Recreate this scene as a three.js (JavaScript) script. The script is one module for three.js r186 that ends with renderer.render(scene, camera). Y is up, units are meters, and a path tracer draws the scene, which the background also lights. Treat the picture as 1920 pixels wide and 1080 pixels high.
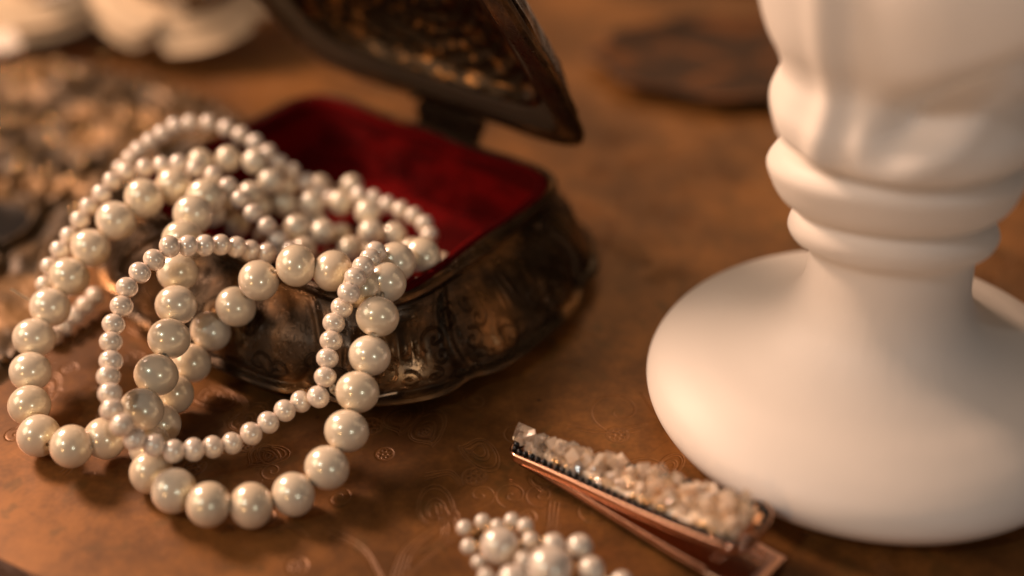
import * as THREE from 'three';
import { mergeGeometries, mergeVertices } from 'three/addons/utils/BufferGeometryUtils.js';
import { RectAreaLightUniformsLib } from 'three/addons/lights/RectAreaLightUniformsLib.js';
import { ConvexGeometry } from 'three/addons/geometries/ConvexGeometry.js';
import { RoundedBoxGeometry } from 'three/addons/geometries/RoundedBoxGeometry.js';
import { ImprovedNoise } from 'three/addons/math/ImprovedNoise.js';

RectAreaLightUniformsLib.init();
const V = (x, y, z) => new THREE.Vector3(x, y, z);
const MM = 0.001;                                   // shapes below are drawn in millimetres, the scene is in metres
const rad = (d) => d * Math.PI / 180;

// ---------- camera ----------
const scene = new THREE.Scene();
const renderer = new THREE.WebGLRenderer({ antialias: true });
renderer.toneMapping = THREE.LinearToneMapping;
renderer.toneMappingExposure = 1.12;
renderer.shadowMap.enabled = true;
const PITCH = rad(34), EYE_H = 213.8, EYE_Z = EYE_H / Math.tan(PITCH), FPX = 2667;
const camera = new THREE.PerspectiveCamera(2 * Math.atan(540 / FPX) * 180 / Math.PI, 16 / 9, 0.02, 20);
camera.position.set(0, EYE_H * MM, EYE_Z * MM);
camera.lookAt(0, 0, 0);
camera.focus = 0.326;
camera.userData.fStop = 3.1;

// ---------- light ----------
scene.background = new THREE.Color(0.018, 0.011, 0.006);
const AIM = V(0, 15, 30);
const metalDark = new THREE.MeshStandardMaterial({ color: 0x1a1816, roughness: 0.6 });
function areaLamp(label, dir, dist, w, h, color, strength) {
  const g = new THREE.Group(); g.name = numbered('studio_lamp');
  const d = V(...dir).normalize(), at = AIM.clone().addScaledVector(d, dist);
  g.position.copy(at).multiplyScalar(MM);
  g.lookAt(AIM.x * MM, AIM.y * MM, AIM.z * MM);
  g.userData = { label, category: 'lamp' };
  const housing = new THREE.Mesh(new RoundedBoxGeometry(w * 1.1 * MM, h * 1.1 * MM, 0.03, 2, 0.008), metalDark);
  housing.name = 'housing'; housing.position.z = -0.022; g.add(housing);
  const face = new THREE.Mesh(new THREE.PlaneGeometry(w * MM, h * MM), new THREE.MeshStandardMaterial({ color: 0x444444, emissive: new THREE.Color(...color), emissiveIntensity: 0.5 }));
  face.name = 'lamp_panel'; face.position.z = -0.003; g.add(face);
  scene.add(g);
  const l = new THREE.RectAreaLight(new THREE.Color(...color), strength, w * MM, h * MM);
  l.name = 'lamp_light'; l.position.copy(at).multiplyScalar(MM); l.lookAt(AIM.x * MM, AIM.y * MM, AIM.z * MM); l.castShadow = true;
  scene.add(l);
}
const names = new Map();
function numbered(n) { const k = names.get(n) ?? 0; names.set(n, k + 1); return k ? n + '_' + String(k).padStart(3, '0') : n; }
areaLamp('compact warm lamp at the left behind the jewellery', [-0.69, 0.59, -0.42], 900, 200, 200, [1, 0.65, 0.46], 78);
areaLamp('wide soft warm lamp at the front left', [-0.86, 0.54, 0.18], 1000, 480, 420, [1, 0.69, 0.49], 4.3);
areaLamp('small cool white lamp high at the front left', [-0.50, 0.71, 0.5], 1200, 78, 78, [0.95, 0.95, 0.96], 84);
areaLamp('small cool white lamp behind the camera on the right', [0.466, 0.42, 0.78], 1300, 78, 78, [0.97, 0.95, 0.94], 62);
areaLamp('small orange lamp low at the front left', [-0.52, 0.26, 0.80], 1000, 70, 70, [1, 0.52, 0.26], 55);
areaLamp('wide warm panel at the far side of the tray', [0.25, 0.55, -0.9], 1400, 900, 500, [1, 0.62, 0.34], 0.75);

// ---------- helpers ----------
let seed = 7;
const rnd = () => { seed = (seed + 0x6d2b79f5) | 0; let t = Math.imul(seed ^ (seed >>> 15), 1 | seed); t = (t + Math.imul(t ^ (t >>> 7), 61 | t)) ^ t; return ((t ^ (t >>> 14)) >>> 0) / 4294967296; };
const rr = (a, b) => a + (b - a) * rnd();
const noise3 = new ImprovedNoise(), N = (x, y, z) => noise3.noise(x, y, z);
const smooth = (a, b, x) => { const t = Math.min(1, Math.max(0, (x - a) / (b - a))); return t * t * (3 - 2 * t); };
const gauss = (x, w) => Math.exp(-(x / w) * (x / w));
const SP = Math.sin(PITCH), CP = Math.cos(PITCH);
function along(px, py, z) {                          // point seen at that spot of the picture, z mm deep
  const u = (px - 960) / FPX, v = (py - 540) / FPX;
  return V(u * z, EYE_H - (SP + v * CP) * z, EYE_Z - (CP - v * SP) * z);
}
const depthAt = (py, h) => (EYE_H - h) / (SP + (py - 540) / FPX * CP);
const P = (px, py, h = 0) => along(px, py, depthAt(py, h));
function thing(name, label, category, base, group) {
  const o = new THREE.Group(); o.name = numbered(name);
  o.position.copy(base).multiplyScalar(MM);
  o.userData = { label, category }; if (group) o.userData.group = group;
  o._base = base.clone(); scene.add(o); return o;
}
function part(name, geom, mat, parent) {             // geometry in world millimetres
  const b = parent._base;
  geom.translate(-b.x, -b.y, -b.z); geom.scale(MM, MM, MM);
  const m = new THREE.Mesh(geom, mat); m.name = name; m.castShadow = m.receiveShadow = true; m._base = b.clone();
  if (parent.isMesh) m._base = b; parent.add(m); return m;
}
function place(name, geom, mat, parent, at, quat, s = 1) {   // shared geometry already in metres
  const m = new THREE.Mesh(geom, mat); m.name = name; m.castShadow = m.receiveShadow = true;
  m.position.copy(at).sub(parent._base).multiplyScalar(MM); if (quat) m.quaternion.copy(quat);
  if (typeof s === 'number') m.scale.setScalar(s); else m.scale.copy(s);
  m._base = parent._base; parent.add(m); return m;
}
function grid(nu, nv, f, closeU = false) {           // surface from f(u, v), u and v in 0..1
  const pos = [], uv = [], idx = [], W = closeU ? nu : nu + 1;
  for (let j = 0; j <= nv; j++) for (let i = 0; i <= nu; i++) { const p = f(i / nu, j / nv); pos.push(p.x, p.y, p.z); uv.push(i / nu, j / nv); }
  for (let j = 0; j < nv; j++) for (let i = 0; i < nu; i++) { const a = j * (nu + 1) + i, b = a + 1, c = a + nu + 1, d = c + 1; idx.push(a, b, d, a, d, c); }
  const g = new THREE.BufferGeometry();
  g.setAttribute('position', new THREE.Float32BufferAttribute(pos, 3)); g.setAttribute('uv', new THREE.Float32BufferAttribute(uv, 2)); g.setIndex(idx);
  if (closeU) { g.computeVertexNormals(); const n = g.attributes.normal; for (let j = 0; j <= nv; j++) { const a = j * (nu + 1), b = a + nu; const x = n.getX(a) + n.getX(b), y = n.getY(a) + n.getY(b), z = n.getZ(a) + n.getZ(b), l = Math.hypot(x, y, z) || 1; n.setXYZ(a, x / l, y / l, z / l); n.setXYZ(b, x / l, y / l, z / l); } }
  else g.computeVertexNormals();
  return g;
}
const tube = (pts, r, seg = 60, rs = 8, closed = false) => new THREE.TubeGeometry(new THREE.CatmullRomCurve3(pts, closed), seg, r, rs, closed);
function noiseTexture(size, cell, octaves, map, srgb) {      // tiling value noise -> DataTexture
  const data = new Uint8Array(size * size * 4), lat = [];
  for (let o = 0; o < octaves; o++) { const n = cell << o; lat.push([n, Float32Array.from({ length: n * n }, () => rnd())]); }
  for (let y = 0; y < size; y++) for (let x = 0; x < size; x++) {
    let s = 0, a = 0.5, t = 0;
    for (const [n, L] of lat) {
      const fx = x / size * n, fy = y / size * n, ix = fx | 0, iy = fy | 0, u = fx - ix, v = fy - iy, su = u * u * (3 - 2 * u), sv = v * v * (3 - 2 * v), jx = (ix + 1) % n, jy = (iy + 1) % n;
      s += a * ((L[iy * n + ix] * (1 - su) + L[iy * n + jx] * su) * (1 - sv) + (L[jy * n + ix] * (1 - su) + L[jy * n + jx] * su) * sv); t += a; a *= 0.55;
    }
    const c = map(s / t), k = (y * size + x) * 4; data[k] = c[0]; data[k + 1] = c[1]; data[k + 2] = c[2]; data[k + 3] = 255;
  }
  const T = new THREE.DataTexture(data, size, size); T.wrapS = T.wrapT = THREE.RepeatWrapping; T.magFilter = THREE.LinearFilter; T.minFilter = THREE.LinearMipmapLinearFilter;
  if (srgb) T.colorSpace = THREE.SRGBColorSpace; T.needsUpdate = true; return T;
}
const mixc = (a, b, t) => a.map((x, i) => x + (b[i] - x) * t);

// ---------- materials ----------
const pearlOpts = { roughness: 0.25, metalness: 0.17, clearcoat: 0.8, clearcoatRoughness: 0.11, ior: 1.6, iridescence: 0.08, iridescenceIOR: 1.4, iridescenceThicknessRange: [180, 380] };
const pearlBig = [[0.88, 0.745, 0.55], [0.86, 0.715, 0.515], [0.89, 0.77, 0.585], [0.87, 0.75, 0.565], [0.86, 0.73, 0.53]].map((c) => new THREE.MeshPhysicalMaterial({ ...pearlOpts, color: new THREE.Color(...c) }));
const pearlSmall = [[0.89, 0.765, 0.62], [0.875, 0.74, 0.59], [0.90, 0.78, 0.645]].map((c) => new THREE.MeshPhysicalMaterial({ ...pearlOpts, color: new THREE.Color(...c) }));
const threadMat = new THREE.MeshPhysicalMaterial({ color: 0xd8c6a8, roughness: 0.35, transmission: 0.3, thickness: 0 });
const bronzeMap = noiseTexture(512, 6, 6, (v) => mixc([56, 42, 26], [140, 100, 58], smooth(0.4, 0.76, v)), true);
const bronzeRough = noiseTexture(512, 9, 5, (v) => { const g = 105 + 85 * smooth(0.3, 0.7, v); return [g, g, g]; });
const fineBump = noiseTexture(512, 24, 4, (v) => [v * 255, v * 255, v * 255]);
function rep(t, x, y) { const c = t.clone(); c.repeat.set(x, y); c.needsUpdate = true; return c; }
const engraveBump = (() => {
  const S = 1024, c = document.createElement('canvas'); c.width = c.height = S; const g = c.getContext('2d');
  g.fillStyle = '#909090'; g.fillRect(0, 0, S, S);
  for (let i = 0; i < 5000; i++) { const v = Math.floor(rr(90, 190)); g.fillStyle = `rgba(${v},${v},${v},0.35)`; g.beginPath(); g.arc(rr(0, S), rr(0, S), rr(1, 9), 0, 7); g.fill(); }
  for (let i = 0; i < 34; i++) {
    const x = rr(60, S - 60), y = rr(S * 0.3, S * 0.62), s = rr(25, 70), dir = rnd() < 0.5 ? 1 : -1, a0 = rr(0, 6);
    for (const [w, col] of [[11, '#e8e8e8'], [4, '#404040']]) { g.lineWidth = w; g.strokeStyle = col; g.lineCap = 'round'; g.beginPath(); for (let k = 0; k <= 60; k++) { const t = k / 60, a = a0 + dir * t * 8, r = s * (1 - t) ** 0.8; g.lineTo(x + r * Math.cos(a), y + r * 0.7 * Math.sin(a)); } g.stroke(); }
  }
  for (let k = 0; k < 5; k++) { g.lineWidth = 5; g.strokeStyle = '#484848'; g.beginPath(); for (let x = 0; x <= S; x += 8) g.lineTo(x, S * (0.30 + 0.1 * k) + 8 * Math.sin(x / S * Math.PI * 6 + k)); if (k === 0 || k === 4) g.stroke(); }
  const t = new THREE.CanvasTexture(c); t.wrapS = t.wrapT = THREE.RepeatWrapping; return t;
})();
const bronze = new THREE.MeshStandardMaterial({ map: rep(bronzeMap, 5, 1), roughnessMap: rep(bronzeRough, 7, 1.5), roughness: 0.62, metalness: 0.7, bumpMap: rep(engraveBump, 6, 1), bumpScale: 0.0011 });
const bronzeDark = new THREE.MeshStandardMaterial({ map: rep(bronzeMap, 2, 2), color: 0x8a8478, roughness: 0.42, metalness: 0.8, bumpMap: rep(fineBump, 3, 3), bumpScale: 0.0002 });
const innerMap = noiseTexture(512, 26, 4, (v) => mixc([46, 35, 21], [150, 104, 55], smooth(0.5, 0.78, v)), true);
const bronzeInner = new THREE.MeshStandardMaterial({ map: rep(innerMap, 3, 1), roughness: 0.36, metalness: 0.85 });
const velvetBump = noiseTexture(512, 40, 3, (v) => [v * 255, v * 255, v * 255]);
const velvet = new THREE.MeshPhysicalMaterial({ color: new THREE.Color(1, 1, 1), map: rep(noiseTexture(256, 8, 5, (v) => mixc([70, 4, 4], [106, 7, 6], smooth(0.3, 0.7, v)), true), 3, 2), roughness: 1, specularIntensity: 0.15, sheen: 0.12, sheenRoughness: 0.5, sheenColor: new THREE.Color(0.4, 0.01, 0.008), bumpMap: rep(velvetBump, 3, 2), bumpScale: 0.0004 });
const plaster = new THREE.MeshStandardMaterial({ color: new THREE.Color(0.76, 0.70, 0.625), roughness: 0.52, bumpMap: rep(fineBump, 3, 3), bumpScale: 0.00004 });
const copper = new THREE.MeshStandardMaterial({ color: new THREE.Color(0.76, 0.45, 0.31), roughness: 0.17, metalness: 1 });
const goldMat = new THREE.MeshStandardMaterial({ color: new THREE.Color(0.85, 0.6, 0.3), roughness: 0.2, metalness: 1 });
const jet = new THREE.MeshPhysicalMaterial({ color: 0x070504, roughness: 0.3 });
const embossMap = noiseTexture(512, 6, 6, (v) => mixc([64, 49, 30], [136, 102, 62], smooth(0.35, 0.7, v)), true);
const embossed = new THREE.MeshStandardMaterial({ map: embossMap, roughness: 0.5, metalness: 0.4 });

// ---------- tray ----------
const TC = { x: 20, z: -38, a: 235, b: 186 };
function trayTextures() {
  const W = 2048, H = 1496, bump = document.createElement('canvas'), col = document.createElement('canvas');
  for (const c of [bump, col]) { c.width = W; c.height = H; }
  const b = bump.getContext('2d'), k = W / (2 * TC.a);
  const X = (x) => (x - TC.x + TC.a) * k, Y = (z) => (z - TC.z + TC.b) * k;
  b.fillStyle = '#808080'; b.fillRect(0, 0, W, H);
  const lines = new Path2D();
  const poly = (pts) => { pts.forEach((p, i) => (i ? lines.lineTo(X(p[0]), Y(p[1])) : lines.moveTo(X(p[0]), Y(p[1])))); };
  const arcs = (x, z, r, a0 = 0, a1 = Math.PI * 2, st = 1) => { const pts = []; for (let i = 0; i <= 40; i++) { const a = a0 + (a1 - a0) * i / 40; pts.push([x + r * Math.cos(a), z + st * r * Math.sin(a)]); } poly(pts); };
  const curve = (pts, off = [0]) => { const c = new THREE.CatmullRomCurve3(pts.map((p) => V(p[0], 0, p[1]))); for (const o of off) { const q = []; for (let i = 0; i <= 50; i++) { const p = c.getPoint(i / 50), t = c.getTangent(i / 50), s = o * (1 - 0.7 * i / 50); q.push([p.x - t.z * s, p.z + t.x * s]); } poly(q); } };
  const paisley = (x, z, s, rot) => {
    for (const m of [1, 0.86, 0.55, 0.4]) { const q = []; for (let i = 0; i <= 60; i++) { const t = i / 60 * Math.PI * 2, r = (0.55 + 0.45 * Math.cos(t * 0.5) ** 2) * m; const u = (Math.cos(t) * r * 1.3 + 0.45 * Math.sin(t / 2) ** 8) * s, w = (Math.sin(t) * r * 0.7 + 0.35 * Math.sin(t / 2) ** 8) * s; q.push([x + u * Math.cos(rot) - w * Math.sin(rot), z + u * Math.sin(rot) + w * Math.cos(rot)]); } poly(q); }
  };
  const rosette = (x, z, s) => { arcs(x, z, s * 0.25); arcs(x, z, s * 0.95); arcs(x, z, s * 1.08); for (let i = 0; i < 7; i++) { const a = i / 7 * Math.PI * 2; arcs(x + s * 0.6 * Math.cos(a), z + s * 0.6 * Math.sin(a), s * 0.26); } };
  const scroll = (x, z, s, rot, dir = 1) => { const q = []; for (let i = 0; i <= 70; i++) { const t = i / 70, a = rot + dir * t * 9, r = s * (1 - t) ** 0.8; q.push([x + r * Math.cos(a), z + r * Math.sin(a)]); } poly(q); };
  const g = (px, py) => { const p = P(px, py, 0); return [p.x, p.z]; };
  // the motifs that stand clear in the photograph
  curve([g(640, 850), g(700, 880), g(735, 930)], [0, 1.2, 2]);
  curve([g(740, 945), g(770, 880), g(862, 825)], [0, 1, 2.2, 3.4]);
  curve([g(862, 825), g(870, 855), g(820, 890), g(745, 950)], [0, 1, 1.8]);
  curve([g(840, 990), g(900, 930), g(960, 915), g(1040, 935), g(1010, 975)], [0, 1, 2]);
  curve([g(840, 870), g(940, 880), g(985, 915), g(930, 960), g(860, 975)], [0, 0.9]);
  curve([g(560, 975), g(605, 985), g(640, 1010), g(600, 1050)], [0, 1]);
  curve([g(700, 1000), g(725, 1050), g(790, 1075)], [0, 1, 1.8]);
  rosette(...g(1092, 945), 4.6); rosette(...g(985, 915), 3.6);
  arcs(...g(1144, 993), 2.2); arcs(...g(1144, 993), 1.5); arcs(...g(1144, 993), 0.7); arcs(...g(1108, 990), 1.8); arcs(...g(1108, 990), 1.1);
  curve([g(1180, 1010), g(1230, 1012), g(1290, 1000)], [0, 1, 2]); curve([g(1150, 1030), g(1220, 1040), g(1300, 1080)], [0, 1]);
  scroll(...g(1120, 760), 7, 0.4); scroll(...g(1190, 770), 8, 2, -1); scroll(...g(1150, 670), 8, 1); scroll(...g(1010, 800), 4, 1); scroll(...g(960, 800), 4, 2); scroll(...g(905, 800), 3.5, 2, -1);
  curve([g(1060, 690), g(1120, 700), g(1200, 690)], [0, 1.4]); curve([g(1060, 745), g(1110, 735), g(1170, 760), g(1215, 790)], [0, 1, 2]);
  // the rest of the all-over pattern
  for (let i = 0; i < 900; i++) {
    const x = rr(-215, 255), z = rr(-210, 130); if (((x - TC.x) / TC.a) ** 2 + ((z - TC.z) / TC.b) ** 2 > 0.85) continue;
    if (x > -30 && x < 25 && z > 66 && z < 108) continue; if (x < -55 && z > 55) continue;
    const t = rnd(); if (t < 0.3) rosette(x, z, rr(1.6, 3.2)); else if (t < 0.55) paisley(x, z, rr(4, 8), rr(0, 6.28)); else if (t < 0.8) scroll(x, z, rr(2.2, 4.5), rr(0, 6), rnd() < 0.5 ? 1 : -1); else { const a = rr(0, 6.28), s = rr(6, 12); curve([[x, z], [x + s * Math.cos(a), z + s * Math.sin(a)], [x + 1.6 * s * Math.cos(a + 0.5), z + 1.6 * s * Math.sin(a + 0.5)]], [0, 1, 2]); }
  }
  b.lineWidth = 1.15; b.strokeStyle = 'rgba(20,20,20,0.9)'; b.stroke(lines);
  const c = col.getContext('2d'), img = c.createImageData(W, H), D = img.data;
  for (let y = 0; y < H; y++) for (let x = 0; x < W; x++) {
    const mx = x / k, my = y / k;
    let n = 0.5 + 0.5 * (0.55 * N(mx / 34, my / 34, 1.3) + 0.3 * N(mx / 11, my / 11, 5.1) + 0.2 * N(mx / 3.2, my / 3.2, 8.7) + 0.16 * N(mx / 1.1, my / 1.1, 2.2));
    const spot = smooth(0.3, 0.62, N(mx / 6, my / 6, 21) + 0.25 * N(mx / 1.5, my / 1.5, 3));
    let q = mixc([84, 53, 22], [146, 96, 45], smooth(0.22, 0.8, n)); q = mixc(q, [92, 66, 30], 0.5 * spot);
    const i = (y * W + x) * 4; D[i] = q[0]; D[i + 1] = q[1]; D[i + 2] = q[2]; D[i + 3] = 255;
  }
  c.putImageData(img, 0, 0);
  c.lineWidth = 1.1; c.strokeStyle = 'rgba(205,146,92,0.22)'; c.stroke(lines); c.save(); c.translate(0.9, 0.9); c.strokeStyle = 'rgba(40,20,6,0.28)'; c.lineWidth = 0.8; c.stroke(lines); c.restore();
  for (let i = 0; i < 260; i++) { const x = rr(0, W), y = rr(0, H), a = rr(0, 6.28), l = rr(8, 60); c.lineWidth = 0.7; c.strokeStyle = rnd() < 0.5 ? 'rgba(210,150,95,0.22)' : 'rgba(60,30,10,0.25)'; c.beginPath(); c.moveTo(x, y); c.lineTo(x + l * Math.cos(a), y + l * Math.sin(a)); c.stroke(); }
  for (let i = 0; i < 60; i++) { c.fillStyle = 'rgba(45,22,8,0.7)'; c.beginPath(); c.arc(rr(0, W), rr(0, H), rr(0.8, 2.2), 0, 7); c.fill(); }
  const tb = new THREE.CanvasTexture(bump), tc = new THREE.CanvasTexture(col); tc.colorSpace = THREE.SRGBColorSpace; return [tb, tc];
}
const [trayBump, trayColor] = trayTextures();
const trayMat = new THREE.MeshStandardMaterial({ map: trayColor, bumpMap: trayBump, bumpScale: 0.00045, roughness: 0.45, metalness: 0.3 });
const trayEdgeMat = new THREE.MeshStandardMaterial({ map: rep(bronzeMap, 14, 1), color: 0xffc890, roughness: 0.5, metalness: 0.4, bumpMap: rep(fineBump, 20, 2), bumpScale: 0.0003 });
{
  const cloth = new THREE.MeshStandardMaterial({ color: new THREE.Color(0.62, 0.57, 0.50), roughness: 0.95, bumpMap: rep(velvetBump, 12, 12), bumpScale: 0.0005 });
  const t = new THREE.Mesh(grid(80, 80, (u, v) => { const x = -700 + 1400 * u, z = -900 + 1400 * v; return V(x * MM, (-9 + 1.5 * N(x / 60, 0.3, z / 60)) * MM, z * MM); }), cloth);
  t.name = 'tablecloth'; t.userData = { kind: 'structure', label: 'pale linen cloth under the copper tray', category: 'tablecloth' }; t.receiveShadow = true; scene.add(t);

  const tray = thing('copper_tray', 'large oval engraved copper tray that everything stands on', 'tray', V(TC.x, -8, TC.z));
  const plate = grid(160, 40, (u, v) => { const a = u * Math.PI * 2, r = 0.925 * v; return V(TC.x + TC.a * r * Math.cos(a), 0, TC.z + TC.b * r * Math.sin(a)); }, true);
  { const p = plate.attributes.position, uv = plate.attributes.uv; for (let i = 0; i < p.count; i++) uv.setXY(i, (p.getX(i) - TC.x + TC.a) / (2 * TC.a), 1 - (p.getZ(i) - TC.z + TC.b) / (2 * TC.b)); const n = plate.attributes.normal; for (let i = 0; i < n.count; i++) n.setXYZ(i, 0, 1, 0); }
  part('plate', plate, trayMat, tray);
  const prof = [[0.925, 0], [0.935, 0.3], [0.95, 1.2], [0.965, 2.6], [0.98, 4.2], [0.992, 5.2], [1.0, 5.4], [1.006, 4.8], [1.006, 3.6], [0.995, 2], [0.97, -4], [0.94, -8]];
  part('rim', grid(220, prof.length - 1, (u, v) => { const a = u * Math.PI * 2, [r, h] = prof[Math.round(v * (prof.length - 1))], w = 1 + 0.004 * Math.cos(a * 48) * smooth(0.97, 1, r); return V(TC.x + TC.a * r * w * Math.cos(a), h, TC.z + TC.b * r * w * Math.sin(a)); }, true), trayEdgeMat, tray);
}

// ---------- jewellery box ----------
const E1 = V(0.81, 0, 0.586).normalize(), E2 = V(-0.586, 0, 0.81).normalize(), BC = E1.clone().multiplyScalar(-42).addScaledVector(E2, 18);
const boxP = (u, v, h) => V(BC.x + E1.x * u + E2.x * v, h, BC.z + E1.z * u + E2.z * v);
const supr = (th, a, b, n) => 1 / ((Math.abs(Math.cos(th)) / a) ** n + (Math.abs(Math.sin(th)) / b) ** n) ** (1 / n);
const bodyStations = [[45, 37, 8, 24.6], [45.6, 37.6, 8, 25.6], [46.6, 38.6, 7, 26.1], [47.9, 39.9, 6, 25.8], [48.8, 40.8, 5.6, 24.9], [48.6, 40.6, 5.3, 23.9], [48.2, 40.3, 4.8, 23.2], [49.0, 41.4, 4.5, 22.3], [51, 44, 4.0, 20.8], [53.6, 47.2, 3.6, 18.6], [56.2, 50.1, 3.25, 15.8], [58.6, 52.6, 2.95, 12.4], [61.6, 54.8, 2.78, 9], [62.8, 55.7, 2.72, 7], [63.2, 55.9, 2.7, 6.0], [65.2, 57.4, 2.68, 5.4], [66.0, 58.0, 2.67, 4.6], [65.4, 57.5, 2.67, 3.9], [60, 54, 2.65, 3.3], [53, 47, 2.9, 1.8], [46, 40, 3.2, 0.9], [45, 39, 3.3, 0.1]];
const lerpStation = (v) => { const f = v * (bodyStations.length - 1), i = Math.min(bodyStations.length - 2, Math.floor(f)), t = f - i; return bodyStations[i].map((x, k) => x + (bodyStations[i + 1][k] - x) * t); };
const box = thing('jewellery_box', 'open antique bronze jewellery box with red velvet lining, spilling pearl strands', 'jewellery box', boxP(0, 0, 0));
{
  const ribs = [22, 57, 123, 158, 202, 237, 303, 338];
  const body = grid(720, 84, (u, v) => {
    const th = u * Math.PI * 2, d = u * 360, [a, b, n, h] = lerpStation(v);
    let r = supr(th, a, b, n), y = h;
    const face = smooth(23.3, 21, h) * smooth(4.2, 7, h);               // only between rim and ledge
    for (const q of ribs) { const c = q + 3.2 * Math.sin((h - 6) / 16 * Math.PI) * (q % 90 < 45 ? 1 : -1); const x = d - c; r += face * (1.1 * gauss(x, 1.1) - 0.4 * gauss(Math.abs(x) - 2.2, 1.1)); }
    for (const c of [40, 140, 220, 320]) { const x = (d - c) / 10.5; if (Math.abs(x) < 1) { const m = smooth(1, 0.8, Math.abs(x)) * gauss(h - 14.2 - 1.6 * Math.cos(x * 2), 1.9) * face; r += m * 0.8 * Math.abs(Math.sin((d - c) / 3.0 * Math.PI)) - m * 0.5; } }
    for (const c of [78, 102, 258, 282, 0, 180]) { const x = (d - c) / 8; if (Math.abs(x) < 1) { const m = smooth(1, 0.7, Math.abs(x)) * gauss(h - 15.5 - 1.5 * Math.cos(x * 2), 1.8) * face; r += m * 0.75 * Math.abs(Math.sin((d - c) / 2.5 * Math.PI)) - m * 0.45; } }
    for (const c of [10, 90, 170, 190, 270, 350]) r += face * 0.9 * (gauss(Math.hypot((d - c) / 2.6, (h - 10.5) / 2.6) - 1, 0.45));
    r += face * 0.18 * N(d / 7, h / 6, 3) - face * 1.0 * gauss(h - 19.5, 2.2);
    if (h > 23) r += 0.7 * Math.cos(th * 8) * smooth(25.8, 25, h), y += 0.5 * Math.cos(th * 8);
    if (h < 13) for (const q of ribs) r -= 2.3 * gauss(d - q, 4.5) * smooth(13, 6, h) * smooth(2, 4, h);
    return boxP(r * Math.cos(th), r * Math.sin(th), y);
  }, true);
  part('body', body, bronze, box);
  const lin = [[45.5, 37.5, 8, 24.9], [44.9, 36.9, 9, 26.1], [43.8, 35.8, 9, 26.4], [42.6, 34.6, 10, 25.2], [42.4, 34.4, 11, 23.2], [42.2, 34.2, 12, 20], [41.4, 33.4, 12, 12], [40.6, 32.6, 12, 7], [39, 31, 9, 5.4], [30, 23, 4, 5.1], [1, 1, 2, 5]];
  part('lining', grid(260, 45, (u, v) => {
    const th = u * Math.PI * 2, f = v * (lin.length - 1), i = Math.min(lin.length - 2, Math.floor(f)), t = f - i, [a, b, n, h] = lin[i].map((x, k) => x + (lin[i + 1][k] - x) * t);
    const r = supr(th, a, b, n) + 0.9 * N(u * 30, h / 9, 1) * smooth(26, 19, h) + 0.35 * N(u * 90, h / 4, 6); return boxP(r * Math.cos(th), r * Math.sin(th), h + (h > 24.5 ? 0.5 * Math.cos(th * 8) : 0));
  }, true), velvet, box);
  // hinge
  const hg = [];
  for (let i = -2; i <= 2; i++) { const c = new THREE.CylinderGeometry(2.2, 2.2, 4.0, 20); c.rotateZ(Math.PI / 2); c.rotateY(-Math.atan2(E1.z, E1.x)); const p = boxP(2 + i * 4.4, -43.6, 28.6); c.translate(p.x, p.y, p.z); hg.push(c); }
  const pl = new RoundedBoxGeometry(22, 3.4, 2, 2, 0.8); pl.rotateY(-Math.atan2(E1.z, E1.x)); { const p = boxP(2, -42.8, 25.4); pl.translate(p.x, p.y, p.z); }
  part('hinge', mergeGeometries([...hg.map((g) => g.toNonIndexed()), pl.index ? pl.toNonIndexed() : pl]), bronzeDark, box);
  // lid, opened to a slant
  const al = rad(55), HV = -43.5, HH = 30.5;
  const lidP = (u, v, d) => { const w = v + 43.5 + 1.0; return boxP(u, HV + w * Math.cos(al) - d * Math.sin(al), HH + w * Math.sin(al) + d * Math.cos(al)); };
  const ls = [[45, 37, 7, 0.0], [47.5, 38.6, 7, -0.5], [51.4, 42.2, 6.4, -0.4], [52.6, 43.4, 6.2, 0.4], [52.6, 43.4, 6, 1.5], [50.6, 41.6, 5.8, 2.2], [49.8, 40.8, 5.4, 3], [50.4, 41.6, 5, 3.8], [48.6, 40.6, 4.4, 5.5], [46, 38, 4, 9], [41, 33.5, 3.6, 13], [33, 27, 3.2, 16.6], [22, 18, 2.8, 19], [10, 8, 2.4, 20], [0.5, 0.5, 2, 20.2]];
  const lid = part('lid', grid(420, 70, (u, v) => { const th = u * Math.PI * 2, f = v * (ls.length - 1), i = Math.min(ls.length - 2, Math.floor(f)), t = f - i, [a, b, n, d] = ls[i].map((x, k) => x + (ls[i + 1][k] - x) * t); const r = supr(th, a, b, n) + (d > 3.6 ? 0.5 * N(Math.cos(th) * 6, Math.sin(th) * 6, d / 3) : 0) + 0.7 * Math.cos(th * 8) * smooth(4, 2, d); return lidP(r * Math.cos(th), r * Math.sin(th), d + (d > 5 ? 0.9 * Math.max(0, N(r * Math.cos(th) / 5, r * Math.sin(th) / 5, 4)) : 0)); }, true), bronze, box);
  const li = [[46, 38, 7, 0.35], [44.6, 36.6, 7, 0.5], [40, 31.5, 5.4, 0.9], [39, 30.6, 5, 1.6], [37, 29, 4.4, 5], [30, 23, 3.4, 9.5], [18, 14, 2.8, 12.5], [8, 6, 2.4, 13.6], [0.5, 0.5, 2, 13.8]];
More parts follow.
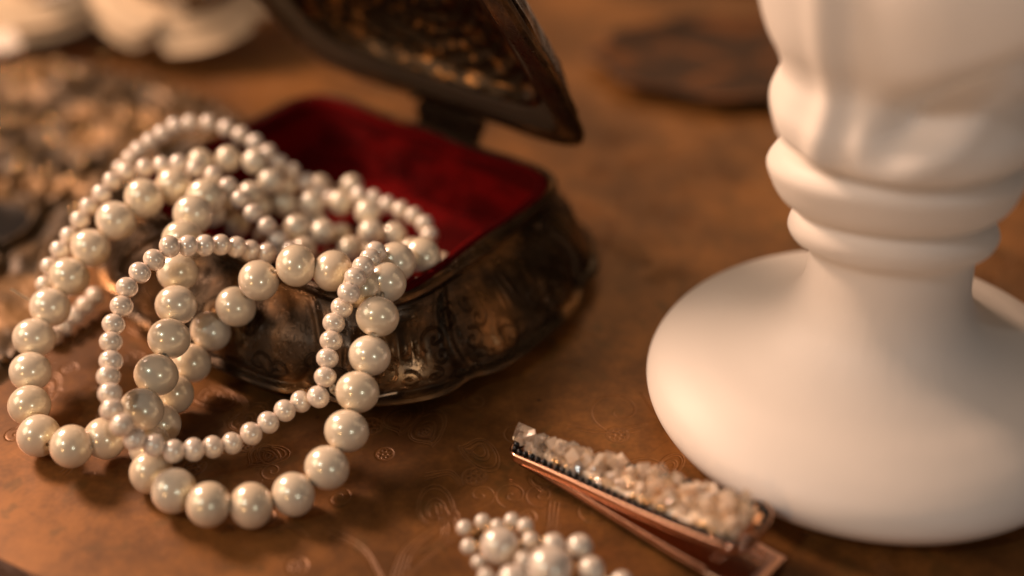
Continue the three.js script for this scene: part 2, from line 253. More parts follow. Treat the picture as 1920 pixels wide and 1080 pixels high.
  part('lid_interior', grid(360, 110, (u, v) => { const th = u * Math.PI * 2, f = v * (li.length - 1), i = Math.min(li.length - 2, Math.floor(f)), t = f - i, [a, b, n, d] = li[i].map((x, k) => x + (li[i + 1][k] - x) * t); const r = supr(th, a, b, n), s3 = smooth(0.4, 1.2, d), x = r * Math.cos(th) + 3.4 * s3, y = r * Math.sin(th) + 3.2 * s3; const m = smooth(0.9, 2.5, d); return lidP(x, y, d + m * (0.3 * N(x / 3.6, y / 2, 1.7) + 0.32 * N(x / 1.2, y / 0.8, 7) + 0.3 * Math.sin(Math.hypot(x, y * 1.2) * 1.3 + 2 * N(x / 9, y / 9, 3)))); }, true), bronzeInner, lid);
  const lp = [[46, 38, 7, 0.2], [44.6, 36.6, 7, 0.1], [41, 32.4, 5.6, 0.55], [40.2, 31.7, 5.4, 1.0]];
  part('lid_lip', grid(240, 3, (u, v) => { const th = u * Math.PI * 2, [a, b, n, d] = lp[Math.round(v * 3)], r = supr(th, a, b, n), s3 = smooth(0.15, 0.5, d); return lidP(r * Math.cos(th) + 3.4 * s3, r * Math.sin(th) + 3.2 * s3, d); }, true), new THREE.MeshStandardMaterial({ color: new THREE.Color(0.10, 0.082, 0.055), roughness: 0.55, metalness: 0.5, bumpMap: rep(fineBump, 6, 1), bumpScale: 0.0002 }), lid);
  const kn = new THREE.SphereGeometry(1.6, 16, 12); { const p = lidP(0 - 8, -39.5, -0.6); kn.translate(p.x, p.y, p.z); } part('lid_rivet', kn, bronzeInner, lid);
}
function boxTop(x, z) {                               // height of the box (or tray) under a bead
  const dx = x - BC.x, dz = z - BC.z, u = dx * E1.x + dz * E1.z, v = dx * E2.x + dz * E2.z, th = Math.atan2(v, u), r = Math.hypot(u, v);
  if (r < supr(th, 43.5, 35.5, 6)) return 5.5;
  if (r > supr(th, 63.2, 57.2, 2.6)) return 0;
  for (let i = 3; i < 17; i++) { const A = bodyStations[i], B = bodyStations[i + 1], ra = supr(th, A[0], A[1], A[2]), rb = supr(th, B[0], B[1], B[2]); if (r <= Math.max(ra, rb)) return Math.max(A[3], B[3]); }
  return 5;
}

// ---------- pearl strands ----------
function beadGeom(r, squash) {
  const pts = [[0.0, -0.5], [0.09, -0.55], [0.10, -0.86], [0.12, -0.925]];
  for (let i = 0; i <= 20; i++) { const a = -Math.PI / 2 + 0.2 + (Math.PI - 0.4) * i / 20; pts.push([Math.cos(a), Math.sin(a) * 0.985]); }
  pts.push([0.12, 0.925], [0.10, 0.86], [0.09, 0.55], [0.0, 0.5]);
  const g = new THREE.LatheGeometry(pts.map(([x, y]) => new THREE.Vector2(Math.max(x, 0.0001) * r * MM, y * r * squash * MM)), 36);
  return g;
}
const strands = [];
// rows: picture spot and rough height (mm) of a bead's middle
const strand = (o, rows) => strands.push({ ...o, beads: rows.map(([px, py, h]) => ({ px, py, h, r: o.r, z: depthAt(py, h) })) });
strand({ r: 5, label: 'large ivory pearl strand looping over the front corner of the box onto the tray', mats: pearlBig, squash: 0.955 }, [
  [790, 482, 22], [742, 492, 24], [723, 530, 24.5], [708, 594, 22], [693, 667, 17.5], [670, 735, 11], [650, 808, 5.2], [613, 877, 5], [550, 927, 5], [471, 948, 5], [391, 946, 5], [327, 920, 5], [284, 886, 5], [283, 840, 5], [300, 795, 5], [325, 738, 5.2], [358, 681, 6.5], [395, 621, 11], [442, 575, 17], [485, 526, 23.5], [555, 498, 27], [624, 508, 27], [680, 540, 27]]);
strand({ r: 5, label: 'large ivory pearl strand hanging down the left side of the box in a wide loop', mats: pearlBig, squash: 0.955 }, [
  [326, 350, 31], [270, 372, 32], [217, 414, 30], [170, 465, 26], [130, 519, 22], [94, 576, 17.5], [64, 634, 12.5], [57, 697, 8.5], [55, 760, 5.5], [73, 817, 5], [134, 837, 5], [196, 822, 6], [266, 768, 17], [293, 703, 19], [317, 635, 20], [330, 572, 20], [333, 511, 24], [342, 450, 28], [362, 402, 31], [385, 371, 31]]);
strand({ r: 2.5, label: 'small pearl strand arching along the outer left edge of the box beside the large pearls', mats: pearlSmall, squash: 0.93 }, [
  [85, 534, 17], [95, 500, 21], [113, 469, 24], [131, 443, 26.5], [150, 413, 28.5], [167, 388, 30], [191, 364, 31.5], [211, 340, 32.5], [237, 323, 33], [272, 315, 33], [304, 311, 33], [335, 307, 33], [367, 317, 34], [400, 329, 34], [428, 350, 33], [451, 374, 32], [474, 400, 30], [500, 424, 27], [521, 449, 24], [545, 470, 22]]);
strand({ r: 2.62, label: 'small pearl strand with a knotted end hanging in front of the box', mats: pearlSmall, squash: 0.93, knot: 29 }, [
  [500, 476, 26], [469, 470, 28], [443, 463, 30], [414, 459, 32], [384, 460, 34], [352, 461, 35.5], [318, 462, 37], [289, 487, 37], [262, 511, 36.5], [238, 539, 35], [228, 574, 32.5], [213, 608, 30], [208, 641, 27.5], [208, 677, 25], [203, 706, 23], [206, 738, 21], [210, 769, 19], [229, 797, 17.5], [253, 823, 14.5], [289, 835, 13], [326, 846, 11.5], [363, 843, 10.5], [399, 838, 10], [435, 831, 10], [471, 813, 10.5], [503, 792, 11], [534, 770, 12], [564, 753, 13], [597, 744, 14], [610, 707, 17], [614, 672, 19.5], [621, 639, 22], [626, 606, 24.5], [641, 577, 27], [654, 549, 29], [666, 521, 30.5], [681, 501, 31], [694, 486, 30.5], [704, 473, 29]]);
strand({ r: 2.5, label: 'small pearl strand curving highest over the back left rim of the box', mats: pearlSmall, squash: 0.9 }, [
  [228, 318, 27], [246, 299, 28], [261, 282, 29], [282, 267, 30], [304, 252, 31], [328, 237, 31.5], [357, 232, 31.5], [391, 232, 31], [424, 241, 30], [452, 254, 29], [478, 268, 28], [503, 287, 26], [524, 307, 23], [548, 322, 19], [574, 342, 15], [600, 360, 13], [622, 374, 12]]);
strand({ r: 3.6, label: 'medium pearl strand lying across the inside of the box behind the small strands', mats: pearlBig, squash: 0.955 }, [
  [376, 304, 30], [428, 298, 29], [478, 303, 28], [508, 340, 25], [470, 365, 24], [424, 372, 26], [398, 402, 26], [445, 420, 22], [487, 385, 20], [533, 382, 17], [585, 382, 15], [640, 380, 14], [690, 398, 14], [696, 436, 15], [656, 468, 18], [605, 436, 15], [556, 428, 14], [520, 470, 17], [570, 470, 18]]);
strand({ r: 2.5, label: 'small pearl strand ending in a hooked bend against the red lining inside the box', mats: pearlSmall, squash: 0.86 }, [
  [672, 366, 17], [700, 372, 17.5], [726, 384, 18], [752, 394, 18.5], [776, 405, 19], [796, 420, 19.5], [806, 442, 20], [800, 464, 21], [786, 484, 22]]);
strand({ r: 3.4, label: 'short pearl strand lying lowest in the box at the right end of the lining', mats: pearlBig, squash: 0.955 }, [
  [826, 496, 20], [806, 512, 19], [772, 470, 14], [740, 440, 10], [700, 470, 10], [640, 440, 9], [590, 410, 9], [545, 440, 9], [500, 440, 10], [620, 490, 12], [540, 350, 9.5], [600, 350, 9.5], [660, 350, 9.5]]);
strand({ r: 2.5, label: 'short small pearl strand on the tray behind the left loop of large pearls', mats: pearlSmall, squash: 0.93 }, [
  [178, 556, 4], [160, 574, 3.2], [140, 592, 2.6], [120, 612, 2.5], [98, 630, 2.5]]);
{
  const all = []; strands.forEach((s, si) => s.beads.forEach((b, i) => { b.s = si; b.i = i; b.z0 = b.z; all.push(b); }));
  const at = (b) => along(b.px, b.py, b.z);
  for (let it = 0; it < 160; it++) {
    for (const b of all) b.z += (b.z0 - b.z) * 0.02;
    for (const s of strands) for (let i = 1; i < s.beads.length; i++) {
      const a = s.beads[i - 1], b = s.beads[i], d = at(a).distanceTo(at(b)), want = 2 * s.r * s.squash * 0.985, lat = Math.hypot(a.px - b.px, a.py - b.py) / FPX * (a.z + b.z) / 2;
      if (d < want || lat < want) { const dz = a.z - b.z || 0.01, target = Math.sqrt(Math.max(0, want * want - lat * lat)), cur = Math.abs(dz), e = (Math.min(target, cur + 2) - cur) * 0.25 * Math.sign(dz); a.z += e; b.z -= e; }
      else { const dz = a.z - b.z; a.z -= dz * 0.1; b.z += dz * 0.1; }
    }
    for (let i = 0; i < all.length; i++) for (let j = i + 1; j < all.length; j++) {
      const a = all[i], b = all[j]; if (a.s === b.s && Math.abs(a.i - b.i) < 2) continue;
      const want = (a.r + b.r) * 0.97; if (Math.abs(a.z - b.z) > want) continue;
      const lat = Math.hypot(a.px - b.px, a.py - b.py) / FPX * (a.z + b.z) / 2; if (lat >= want) continue;
      const dz = a.z - b.z || (a.z0 - b.z0) || 0.01, e = (Math.sqrt(want * want - lat * lat) - Math.abs(dz)) * 0.3; if (e > 0) { a.z += Math.sign(dz) * e; b.z -= Math.sign(dz) * e; }
    }
    for (const b of all) { const p = at(b), top = boxTop(p.x, p.z) + b.r; if (p.y < top) b.z -= (top - p.y) * (it > 120 ? 1.0 : 0.6); }
  }
  const geos = new Map();
  for (const s of strands) {
    const pts = s.beads.map(at), t = thing('pearl_strand', s.label, 'necklace', V(pts[0].x, 0, pts[0].z), 'strands of pearls spilling from the box');
    const key = s.r + '_' + s.squash; if (!geos.has(key)) geos.set(key, beadGeom(s.r, s.squash));
    const curve = new THREE.CatmullRomCurve3(pts, false, 'centripetal');
    pts.forEach((p, i) => {
      const a = pts[Math.max(0, i - 1)], b = pts[Math.min(pts.length - 1, i + 1)], dir = b.clone().sub(a).normalize();
      const q = new THREE.Quaternion().setFromUnitVectors(V(0, 1, 0), dir).multiply(new THREE.Quaternion().setFromAxisAngle(V(0, 1, 0), rnd() * 6));
      place('pearl', geos.get(key), s.mats[Math.floor(rnd() * s.mats.length)], t, p, q, V(1, 1, 1).multiplyScalar(1 + rr(-0.022, 0.016)).multiply(V(1 + rr(-0.012, 0.012), 1, 1 + rr(-0.012, 0.012))));
    });
    part('thread', tube(curve.getPoints(pts.length * 3), s.r * 0.075, pts.length * 6, 6), threadMat, t);
    if (s.knot !== undefined) {
      const k = pts[28].clone().lerp(pts[29], 0.5).add(V(2.6, -0.6, 0.4)), kn = [];
      for (let i = 0; i <= 40; i++) { const a = i / 40 * Math.PI * 6; kn.push(V(k.x + 0.75 * Math.cos(a) + 0.25 * i / 20, k.y + 0.7 * Math.sin(a) - 1.2 * i / 40 + 0.6, k.z + 0.4 * Math.cos(a * 1.4))); }
      part('knot', tube(kn, 0.28, 120, 8), threadMat, t);
    }
  }
  const endA = strands[0].beads[5], pA = at(endA);
  const tA = scene.children.find((o) => o.name === 'pearl_strand');
  part('thread_end', tube([pA.clone().add(V(4, 0, 2)), pA.clone().add(V(6.4, 0.8, 2.2)), pA.clone().add(V(9, 1.4, 2.1))], 0.13, 20, 8), threadMat, tA);
  const tB = scene.children.find((o) => o.name === 'pearl_strand_001'), bB = strands[1].beads[5], pB = at(bB);
  part('thread_end', tube([pB.clone().add(V(-3.6, 0.3, -1)), pB.clone().add(V(-6.2, 2.4, -1)), pB.clone().add(V(-9, 4.6, -1.2))], 0.3, 20, 8), threadMat, tB);
}

// ---------- plaster bust ----------
{
  const AX = V(84, 0, 52);
  // height, radius, tilt of the section (degrees), sideways shift of its middle
  const st = [[0, 0.5, 0, 0], [0, 40, 0, 0], [0.5, 43, 0, 0], [2.5, 47.6, 0, 0], [5.5, 51, 0, 0], [8.5, 52.2, 0, 0], [12, 50.9, 0, 0], [15.5, 47, 0, 0], [19, 40.5, 0, 0], [22.3, 32.5, 0, 0], [26, 25.8, 1, 0], [30.5, 21, 3, 0], [36, 18.5, 6, 0], [42, 17.9, 9, 0], [45.6, 18.1, 12, -0.2], [46.9, 19.4, 13, -0.4], [48, 21.3, 14, -0.6], [50.6, 22.5, 15, -0.9], [53, 22.0, 15, -1.2], [54.6, 21.0, 14.5, -1.4], [55.4, 20.0, 14.2, -1.5], [55.7, 20.3, 14, -1.5], [56.5, 22.0, 14, -1.7], [59, 24.3, 13, -2], [63, 26.1, 12.5, -2.4], [66.5, 26.8, 12, -2.8], [69.5, 25.2, 11, -3], [71.6, 22.8, 6, -3], [72.3, 21.6, 3, -3], [72.6, 22.0, 2.6, -3], [73.5, 23.8, 2, -3], [76.6, 26.2, 2, -3], [81.6, 27.6, 3, -3], [85.4, 26.7, 4, -3], [88.6, 25.9, 8, -3], [92, 26.9, 8, -3], [97, 29.6, 8, -3], [104, 32, 8, -3], [115, 34, 8, -3], [128, 32, 8, -3], [138, 22, 8, -3], [142, 1, 8, -3]];
  const cv = new THREE.CatmullRomCurve3(st.map((s) => V(s[0], s[1], s[2])), false, 'centripetal'), cs = new THREE.CatmullRomCurve3(st.map((s) => V(s[3], 0, 0)), false, 'catmullrom');
  const t = thing('plaster_bust', 'matte white bust on a round domed foot, seen from the neck down', 'bust', AX);
  const surf = grid(220, 260, (u, v) => {
    const th = u * Math.PI * 2 - Math.PI, p = cv.getPoint(v), f = v * (st.length - 1), i = Math.min(st.length - 2, Math.floor(f)), sx = st[i][3] + (st[i + 1][3] - st[i][3]) * (f - i);
    let h = p.x, r = Math.max(0, p.y); const tl = rad(p.z), d = th * 180 / Math.PI;
    const up = smooth(73, 78, h);
    if (up > 0) {
      r += up * 2.2 * smooth(-100, -30, d) * smooth(120, 40, d) * smooth(92, 74, h);
      r += up * (1.7 * gauss(d + 48, 6) - 1.0 * gauss(d + 38, 6) + 0.7 * gauss(d + 72, 10) * smooth(104, 84, h));
      const side = smooth(-36, -8, d) * smooth(160, 110, d), hv = 84 + 17 * smooth(-32, 45, d);
      r += up * side * (-5.4 * gauss(h - hv, 5) + (4.5 + 7 * smooth(-20, 40, d)) * smooth(hv + 1, hv + 13, h) + 1.2 * gauss(h - hv + 7.5, 3.6));
    }
    const x = r * Math.sin(th), z = r * Math.cos(th);
    return V(AX.x + sx + x, h + z * Math.sin(tl), AX.z + z * Math.cos(tl));
  }, true);
  part('bust_body', surf, plaster, t);
}

// ---------- crystal hair clip ----------
{
  const T0 = P(966, 834, 4.6), T1 = P(1428, 996, 12.5), D = T1.clone().sub(T0), L = D.length(); D.normalize();
  const S = V(-D.z, 0, D.x).normalize(), U = S.clone().cross(D).normalize(); if (U.y < 0) U.negate();
  const C = (l, s, n) => T0.clone().addScaledVector(D, l).addScaledVector(S, s).addScaledVector(U, n);
  const clip = thing('hair_clip', 'copper hair clip encrusted with clear crystals and edged with black beads', 'hair clip', V(T0.x, 0, T0.z));
  const hw = (l) => 3.3 + 4.1 * smooth(0, L, l) + 0.6 * Math.sin(l / L * Math.PI);
  // outline of the top plate, rounded at both ends
  const out = []; const n1 = 60;
  for (let i = 0; i <= n1; i++) { const l = 3 + (L - 8) * i / n1; out.push([l, hw(l)]); }
  for (let i = 1; i < 16; i++) { const a = Math.PI / 2 - i / 16 * Math.PI, w = hw(L - 5); out.push([L - 5 + 5 * Math.cos(a) ** 0.8, Math.sign(Math.sin(a)) * w * Math.abs(Math.sin(a)) ** 0.62]); }
  for (let i = n1; i >= 0; i--) { const l = 3 + (L - 8) * i / n1; out.push([l, -hw(l)]); }
  for (let i = 1; i < 16; i++) { const a = -Math.PI / 2 - i / 16 * Math.PI, w = hw(3); out.push([3 + 3 * Math.cos(a), w * Math.sin(a)]); }
  const off = (q, e) => { const cx = Math.min(L - 4, Math.max(4, q[0])), dx = q[0] - cx, k = Math.hypot(dx, q[1]) || 1; return [q[0] + e * dx / k, q[1] + e * q[1] / k]; };
  const band = [[0, -1.6], [0.3, -1.6], [0.42, -1.3], [0.42, -0.1], [0.55, 0.1], [0.55, 0.35], [0.3, 0.65], [-0.1, 0.65], [-0.4, 0.2], [-0.9, 0.1], [-20, 0.1]];
  const mk = (prof) => grid(out.length, prof.length - 1, (u, v) => { const q = out[Math.round(u * out.length) % out.length], [e, n] = prof[Math.round(v * (prof.length - 1))]; const o = e < -10 ? [Math.min(L - 4, Math.max(4, q[0])), 0] : off(q, e); return C(o[0], o[1], n); }, true);
  part('top_plate', mk(band), copper, clip);
  // beads round the edge
  const bg = new THREE.SphereGeometry(0.78 * MM, 10, 8), gb = new THREE.SphereGeometry(0.55 * MM, 10, 8);
  let acc = 0; for (let i = 0; i < out.length; i++) { const a = off(out[i], -0.85), b = off(out[(i + 1) % out.length], -0.85), d = Math.hypot(a[0] - b[0], a[1] - b[1]); acc += d; if (acc >= 1.5) { acc = 0; place('black_bead', bg, jet, clip, C(b[0], b[1], 0.8), null, rr(0.9, 1.12)); } }
  // crystals
  const variants = [];
  for (let k = 0; k < 9; k++) { const pts = []; for (let i = 0; i < 12; i++) { const s = [i & 1 ? 1 : -1, i & 2 ? 1 : -1, i & 4 ? 1 : -1]; pts.push(V(s[0] * rr(0.6, 1.05), s[1] * rr(0.5, 1.0), s[2] * rr(0.6, 1.05)).multiplyScalar(MM)); } const g = new ConvexGeometry(pts); variants.push(g); }
  const cm = [[0.99, 0.94, 0.86, 0.92, 0.02], [0.98, 0.90, 0.79, 0.85, 0.03], [0.97, 0.89, 0.77, 0.8, 0.1], [0.97, 0.87, 0.73, 0.65, 0.22], [0.96, 0.84, 0.69, 0.5, 0.3]].map(([r, g, b, t, ro]) => new THREE.MeshPhysicalMaterial({ color: new THREE.Color(r, g, b), transmission: t, roughness: ro, thickness: t > 0.8 ? 0.002 : 0, ior: 1.52, clearcoat: 0.5, clearcoatRoughness: 0.03, iridescence: 0.4, iridescenceIOR: 1.5, iridescenceThicknessRange: [200, 500] }));
  part('resin_bed', grid(60, 12, (u, v) => { const l = 3.5 + (L - 7) * u, w = hw(l) - 2.1, s = (v * 2 - 1); return C(l, s * w, 0.3 + 1.7 * Math.sqrt(Math.max(0, 1 - s * s)) * smooth(0, 0.06, u) * smooth(1, 0.95, u) + 0.35 * N(l / 1.6, s * 3, 2)); }), new THREE.MeshPhysicalMaterial({ color: new THREE.Color(0.84, 0.68, 0.50), roughness: 0.25, clearcoat: 0.6 }), clip);
  const counts = [84, 66, 42];
  for (let layer = 0; layer < 3; layer++) for (let i = 0; i < counts[layer]; i++) {
    const l = 2.4 + (L - 5.0) * ((i + rr(0.1, 0.9)) / counts[layer]), w = Math.max(0.5, (hw(l) - 2.1 - layer * 0.8) * (1 - 0.55 * smooth(L - 6, L - 2, l))), s = rr(-w, w), sz = rr(0.8, 1.45) * (layer === 2 ? 1.15 : 1) * (l < L * 0.45 ? 1.15 : 0.95);
    const hgt = 1.5 + layer * 1.2 + rr(-0.3, 0.5) - 0.25 * Math.abs(s) / w;
    place('crystal', variants[Math.floor(rnd() * 9)], cm[rnd() < 0.32 ? Math.floor(rnd() * 2) : 2 + Math.floor(rnd() * 3)], clip, C(l, s, hgt), new THREE.Quaternion().setFromEuler(new THREE.Euler(rr(0, 6), rr(0, 6), rr(0, 6))), V(sz * rr(0.8, 1.25), sz * rr(0.7, 1), sz * rr(0.8, 1.2)));
  }
  for (let i = 0; i < 26; i++) { const l = rr(4, L - 4); place('gold_bead', gb, goldMat, clip, C(l, hw(l) - rr(1.7, 2.6), rr(0.6, 1.5)), null, rr(0.8, 1.2)); }
  // lower jaw, its teeth and the pressing tab
  const J0 = P(985, 862, 1.6), J1 = P(1362, 1062, 2.8), JD = J1.clone().sub(J0), JL = JD.length(); JD.normalize();
  const JS = V(-JD.z, 0, JD.x).normalize(), JU = JS.clone().cross(JD).normalize(); if (JU.y < 0) JU.negate();
  const J = (l, s, n) => J0.clone().addScaledVector(JD, l).addScaledVector(JS, s).addScaledVector(JU, n);
  const jw = (l) => 2.4 + 2.6 * smooth(0, JL, l);
  const strip = (f, l0, l1, th, nseg = 40) => { const prof = [[-1, 0], [-1, th], [-0.8, th + 0.15], [0.8, th + 0.15], [1, th], [1, 0], [-1, 0]]; return grid(nseg, 6, (u, v) => { const [s, n] = prof[Math.round(v * 6)], l = l0 + (l1 - l0) * u; return f(l, s * jw(Math.min(JL, l)), n); }); };
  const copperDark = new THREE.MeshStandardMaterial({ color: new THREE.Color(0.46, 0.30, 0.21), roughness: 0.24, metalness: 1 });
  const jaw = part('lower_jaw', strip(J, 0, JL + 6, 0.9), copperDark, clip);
  const walls = []; for (const s of [-1, 1]) walls.push(grid(40, 3, (u, v) => { const l = 4 + (JL - 6) * u, c = [[0, 0.6], [0, 1.9], [0.5, 1.9], [0.5, 0.6]][Math.round(v * 3)]; return J(l, s * (jw(l) - c[0]), c[1]); }));
  part('jaw_wall', mergeGeometries(walls), copper, clip);
  const teeth = []; for (let i = 0; i < 44; i++) { const l = 5 + (L - 16) * i / 44, g = new THREE.ConeGeometry(0.62, 1.3, 4); g.rotateX(Math.PI); const p = C(l, hw(l) + 0.1, -1.9); g.translate(p.x, p.y, p.z); teeth.push(g); }
  part('teeth', mergeGeometries(teeth), copper, clip);
  const tab0 = P(1320, 1036, 4.5), tab1 = P(1436, 1046, 3.4);
  const TD = D.clone().setY(-0.1).normalize(), TB = P(1400, 1052, 2.6);
  const tb = (l, s, n) => TB.clone().addScaledVector(TD, l).addScaledVector(JS, s).add(V(0, n, 0));
  const tabg = new RoundedBoxGeometry(12, 1.1, 12.4, 3, 0.5); const mt = new THREE.Matrix4().makeBasis(TD, V(0, 1, 0).addScaledVector(TD, 0.1).normalize(), JS).setPosition(TB); tabg.applyMatrix4(mt);
  const tab = part('pressing_tab', tabg, copper, clip);
  const dots = []; for (let r = 0; r < 2; r++) for (let i = 0; i < 7; i++) { const g = new THREE.SphereGeometry(0.34, 8, 6), p = tb(-5.2 + r * 1.5, 4.6 - i * 1.35, 0.85); g.translate(p.x, p.y, p.z); dots.push(g); }
  part('grip_dots', mergeGeometries(dots), copper, tab);
  const panel = new RoundedBoxGeometry(5.4, 0.4, 9, 2, 0.18); panel.applyMatrix4(mt.clone().setPosition(tb(1.6, 0, 0.75))); part('stamped_panel', panel, new THREE.MeshStandardMaterial({ color: new THREE.Color(0.78, 0.5, 0.38), roughness: 0.5, metalness: 0.8 }), tab);
  const marks = []; for (const s of [2.0, -2.0]) marks.push(tube([tb(0, s + 1.1, 1.05), tb(2.6, s + 1.2, 1.05), tb(3.3, s, 1.05), tb(2.6, s - 1.2, 1.05), tb(0, s - 1.1, 1.05)], 0.24, 30, 6));
  part('stamped_mark', mergeGeometries(marks), copper, tab);
}

// ---------- pearl cluster clip in front ----------
{
  const list = [[871, 990, 1.75, 5], [905, 978, 1.7, 6], [932, 986, 1.5, 6], [960, 976, 1.7, 6.5], [985, 987, 1.8, 7], [879, 1025, 1.75, 5], [937, 1024, 4.1, 6.5], [897, 1054, 1.5, 5], [995, 1013, 1.75, 8], [1038, 1021, 2.4, 7], [1087, 1026, 2.8, 6.5], [1109, 1068, 2.7, 7], [983, 1050, 1.8, 9], [1030, 1066, 4.7, 7.5], [911, 1080, 1.7, 5], [962, 1088, 3.2, 6], [1166, 1092, 2.3, 6], [1140, 1110, 2.8, 5], [1000, 1130, 3.5, 6], [1085, 1130, 3.6, 6], [1058, 1048, 1.7, 8], [940, 1120, 2.4, 5], [1185, 1140, 2, 5]];
  const pts = list.map(([x, y, r, h]) => [P(x, y, h), r]);
  const c = thing('pearl_hair_clip', 'cluster of cream pearls of mixed sizes on a clip at the bottom edge', 'hair clip', V(pts[6][0].x, 0, pts[6][0].z));
  const g = new THREE.SphereGeometry(MM, 32, 24);
  const mat = new THREE.MeshPhysicalMaterial({ ...pearlOpts, color: new THREE.Color(0.76, 0.66, 0.55), roughness: 0.26 });
  for (const [p, r] of pts) place('pearl', g, mat, c, p, null, r);
  const wires = []; for (const [p] of pts) { const q = p.clone().lerp(pts[6][0], 0.35); wires.push(tube([p, p.clone().add(V(0, -2, 0)), V(q.x, 2.2, q.z)], 0.22, 10, 6)); }
  part('wire', mergeGeometries(wires), goldMat, c);
  for (const [i, j] of [[0, 6], [1, 6], [3, 6], [4, 8], [5, 6], [8, 9], [9, 13], [10, 13], [7, 6]]) { const a = pts[i][0], b = pts[j][0], m = a.clone().lerp(b, pts[i][1] / (pts[i][1] + pts[j][1])), g2 = new THREE.TorusGeometry(0.55, 0.16, 8, 20); g2.rotateX(1.2); g2.rotateY(i); g2.translate(m.x, m.y + 0.5, m.z); part('wire_loop', g2, goldMat, c); }
  const a = P(885, 1010, 1), b = P(1190, 1130, 1), m = a.clone().lerp(b, 0.5), len = a.distanceTo(b), bar = new RoundedBoxGeometry(len, 1.6, 7, 3, 0.6); bar.rotateY(-Math.atan2(b.z - a.z, b.x - a.x)); bar.translate(m.x, 1.2, m.z);
  part('clip_bar', bar, goldMat, c);
}

// ---------- embossed plate on the left ----------
{
  const outline = [[-230, -150], [-150, -138], [-108, -118], [-84, -92], [-86, -62], [-112, -44], [-126, -18], [-122, 8], [-121, 34], [-134, 52], [-160, 58], [-230, 60]];
  const c = new THREE.CatmullRomCurve3(outline.map(([x, z]) => V(x, 0, z)), true, 'centripetal'), mid = V(-165, 0, -40), ring = P(-42, 432, 0);
  const t = thing('embossed_plate', 'ornate embossed antique metal mirror back left of the pearls', 'mirror', V(mid.x, 0, mid.z));
  const N1 = 420, M1 = 220;
  const swirls = []; for (let i = 0; i < 46; i++) swirls.push([rr(-225, -85), rr(-140, 55), rr(7, 13), (rnd() < 0.5 ? 1 : -1) * (1 + Math.floor(rnd() * 2))]);
  const hgt = (x, z, e) => {
    let h = 2.2 + 0.6 * N(x / 9, z / 9, 2) + 0.4 * Math.abs(N(x / 4.2, z / 4.2, 9)), sw = 0, best = 0;
    for (const [sx, sz, sr, sd] of swirls) { const dx = x - sx, dz = z - sz, dd = Math.hypot(dx, dz), w = gauss(dd, sr); if (w > best) { best = w; sw = Math.sin(dd * (9.5 / sr) + sd * Math.atan2(dz, dx)) * smooth(0.05, 0.4, w); } }
    h += 1.25 * sw;
    h += 0.7 * Math.sin(Math.hypot(x - ring.x, z - ring.z) * 0.55) * smooth(60, 20, Math.hypot(x - ring.x, z - ring.z));
    const d = Math.hypot(x - ring.x, z - ring.z); h *= smooth(13, 17, d); h += 2.6 * gauss(d - 17.5, 1.6);
    return Math.max(0.25, h) * smooth(0, 0.05, e) + 0.1;
  };
  const g = grid(N1, M1, (u, v) => { const o = c.getPoint(u), x = mid.x + (o.x - mid.x) * (1 - v), z = mid.z + (o.z - mid.z) * (1 - v); return V(x, hgt(x, z, v), z); }, true);
  { const p = g.attributes.position, uv = g.attributes.uv; for (let i = 0; i < p.count; i++) uv.setXY(i, p.getX(i) / 100, p.getZ(i) / 100); }
  part('relief', g, embossed, t);
  const glass = new THREE.CylinderGeometry(14.6, 14.6, 0.6, 48); glass.translate(ring.x, 0.9, ring.z);
  part('dark_medallion', glass, new THREE.MeshStandardMaterial({ color: 0x0c0806, roughness: 0.35, metalness: 0.3 }), t);
  part('scroll', tube([P(205, 392, 2.5), P(150, 420, 2.5), P(108, 446, 2.5), P(86, 484, 2.5), P(76, 525, 2.2), P(76, 562, 1.4)], 1.3, 50, 10), embossed, t);
  const sg = new THREE.SphereGeometry(0.9 * MM, 12, 8); for (let i = 0; i < 64; i++) { const p = P(rr(-40, 300), rr(120, 420), 0); if (p.x > -100 || Math.hypot(p.x - ring.x, p.z - ring.z) < 20) continue; p.y = hgt(p.x, p.z, 1) + 0.2; place('stud', sg, goldMat, t, p, null, rr(0.7, 1.5)); }
  const eb = new THREE.SphereGeometry(1.5 * MM, 12, 8); for (let i = 0; i < 90; i++) { const o = c.getPointAt(i / 90), q = o.clone().lerp(mid, 0.05).setY(2.6); place('border_bead', eb, embossed, t, q, null, 1); }
}

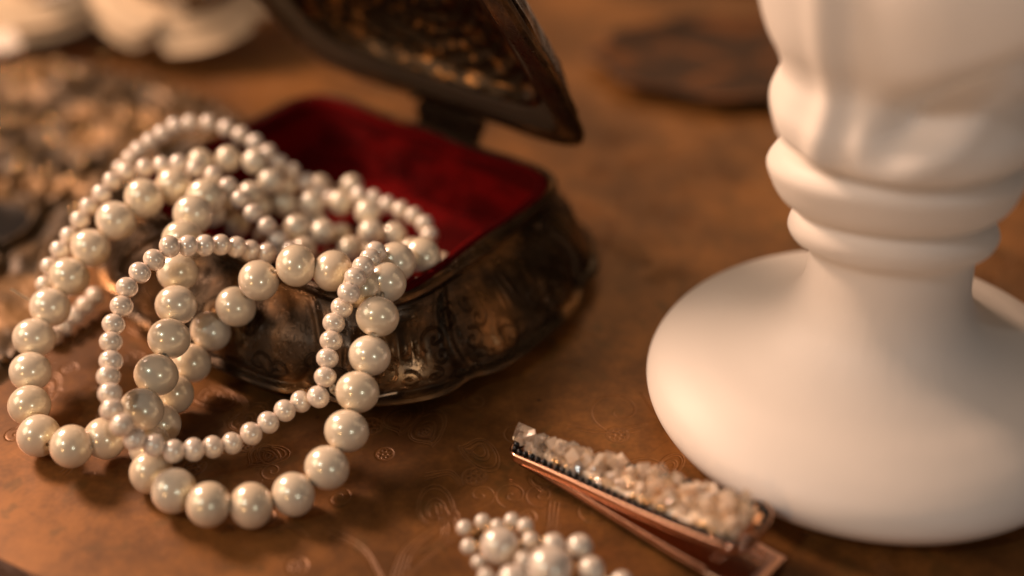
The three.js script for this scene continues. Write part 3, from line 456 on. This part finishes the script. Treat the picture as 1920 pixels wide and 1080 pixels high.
// ---------- roses at the back left ----------
{
  const petalMat = new THREE.MeshPhysicalMaterial({ color: new THREE.Color(0.66, 0.50, 0.32), roughness: 0.85, sheen: 0.3, sheenColor: new THREE.Color(0.9, 0.8, 0.6) });
  const heartMat = new THREE.MeshPhysicalMaterial({ color: new THREE.Color(0.55, 0.30, 0.12), roughness: 0.8 });
  function petal(R, H, open, curl, width) {
    return grid(14, 12, (u, v) => { const a = (u - 0.5) * width * (0.55 + 0.45 * Math.sin(Math.min(1, v * 1.15) * Math.PI * 0.5)) * (1 - 0.35 * smooth(0.75, 1, v)), r = R * (0.25 + 0.75 * Math.sin(v * Math.PI / 2)) + open * v * v + curl * smooth(0.7, 1, v), y = H * (v - 0.35 * smooth(0.7, 1, v) * (curl > 2 ? 1 : 0.2)) ; return V(r * Math.sin(a), y, r * Math.cos(a)); });
  }
  function rose(label, at, s) {
    const t = thing('rose', label, 'flower', at, 'cream roses at the back left');
    const rings = [[3, 4, 20, 0.4, 0.4, 2.4, heartMat], [3, 8, 22, 0.8, 0.6, 2.2, heartMat], [4, 13, 24, 1.2, 1.5, 1.8, petalMat], [5, 18.5, 25, 2.2, 2.6, 1.5, petalMat], [5, 23, 24, 4, 3.4, 1.5, petalMat], [6, 25, 18, 6, 3.6, 1.2, petalMat]];
    rings.forEach(([n, R, H, o, c, w, m], k) => { for (let i = 0; i < n; i++) { const g = petal(R * s * rr(0.94, 1.06), H * s * rr(0.85, 1.1), o * s * rr(0.7, 1.3), c * s * rr(0.5, 1.4), w); g.rotateY(i / n * Math.PI * 2 + k * 0.7 + rr(-0.1, 0.1)); g.rotateX(0.5); g.translate(at.x, at.y + 1 + k * 0.2, at.z); part('petal', g, m, t); } });
    const sep = new THREE.SphereGeometry(6 * s, 16, 10, 0, 6.3, 0, 1.6); sep.rotateX(Math.PI); sep.rotateX(0.5); sep.translate(at.x, at.y + 5 * s, at.z); part('flower_base', sep, new THREE.MeshStandardMaterial({ color: new THREE.Color(0.06, 0.08, 0.03), roughness: 0.8 }), t);
  }
  const a = P(340, 40, 12), b = P(66, 15, 12);
  rose('cream rose nearest the open lid of the box', V(a.x, 12, a.z - 22), 1.14);
  rose('cream rose at the top left corner, farther from the box', V(b.x, 12, b.z - 18), 1.05);
}

// ---------- dark bronze dish behind ----------
{
  const c = P(1400, 112, 3), t = thing('bronze_dish', 'dark patinated bronze dish at the back of the tray beside the bust', 'dish', V(c.x, 0, c.z));
  const prof = [[0, 1.4], [0.5, 1.5], [0.72, 1.9], [0.86, 3.2], [0.95, 4.8], [1, 5.2], [1.03, 4.9], [1.0, 4.0], [0.9, 2.4], [0.74, 0.8], [0.6, 0.2]];
  part('bowl', grid(140, prof.length - 1, (u, v) => { const a = u * Math.PI * 2, [r, h] = prof[Math.round(v * (prof.length - 1))], w = 1 + 0.035 * Math.cos(a * 10) * smooth(0.7, 1, r); return V(c.x + 52 * r * w * Math.cos(a), h, c.z + 34 * r * w * Math.sin(a)); }, true), new THREE.MeshStandardMaterial({ map: rep(bronzeMap, 4, 1), color: 0xf0cc98, roughness: 0.7, metalness: 0.15 }), t);
}

renderer.render(scene, camera);
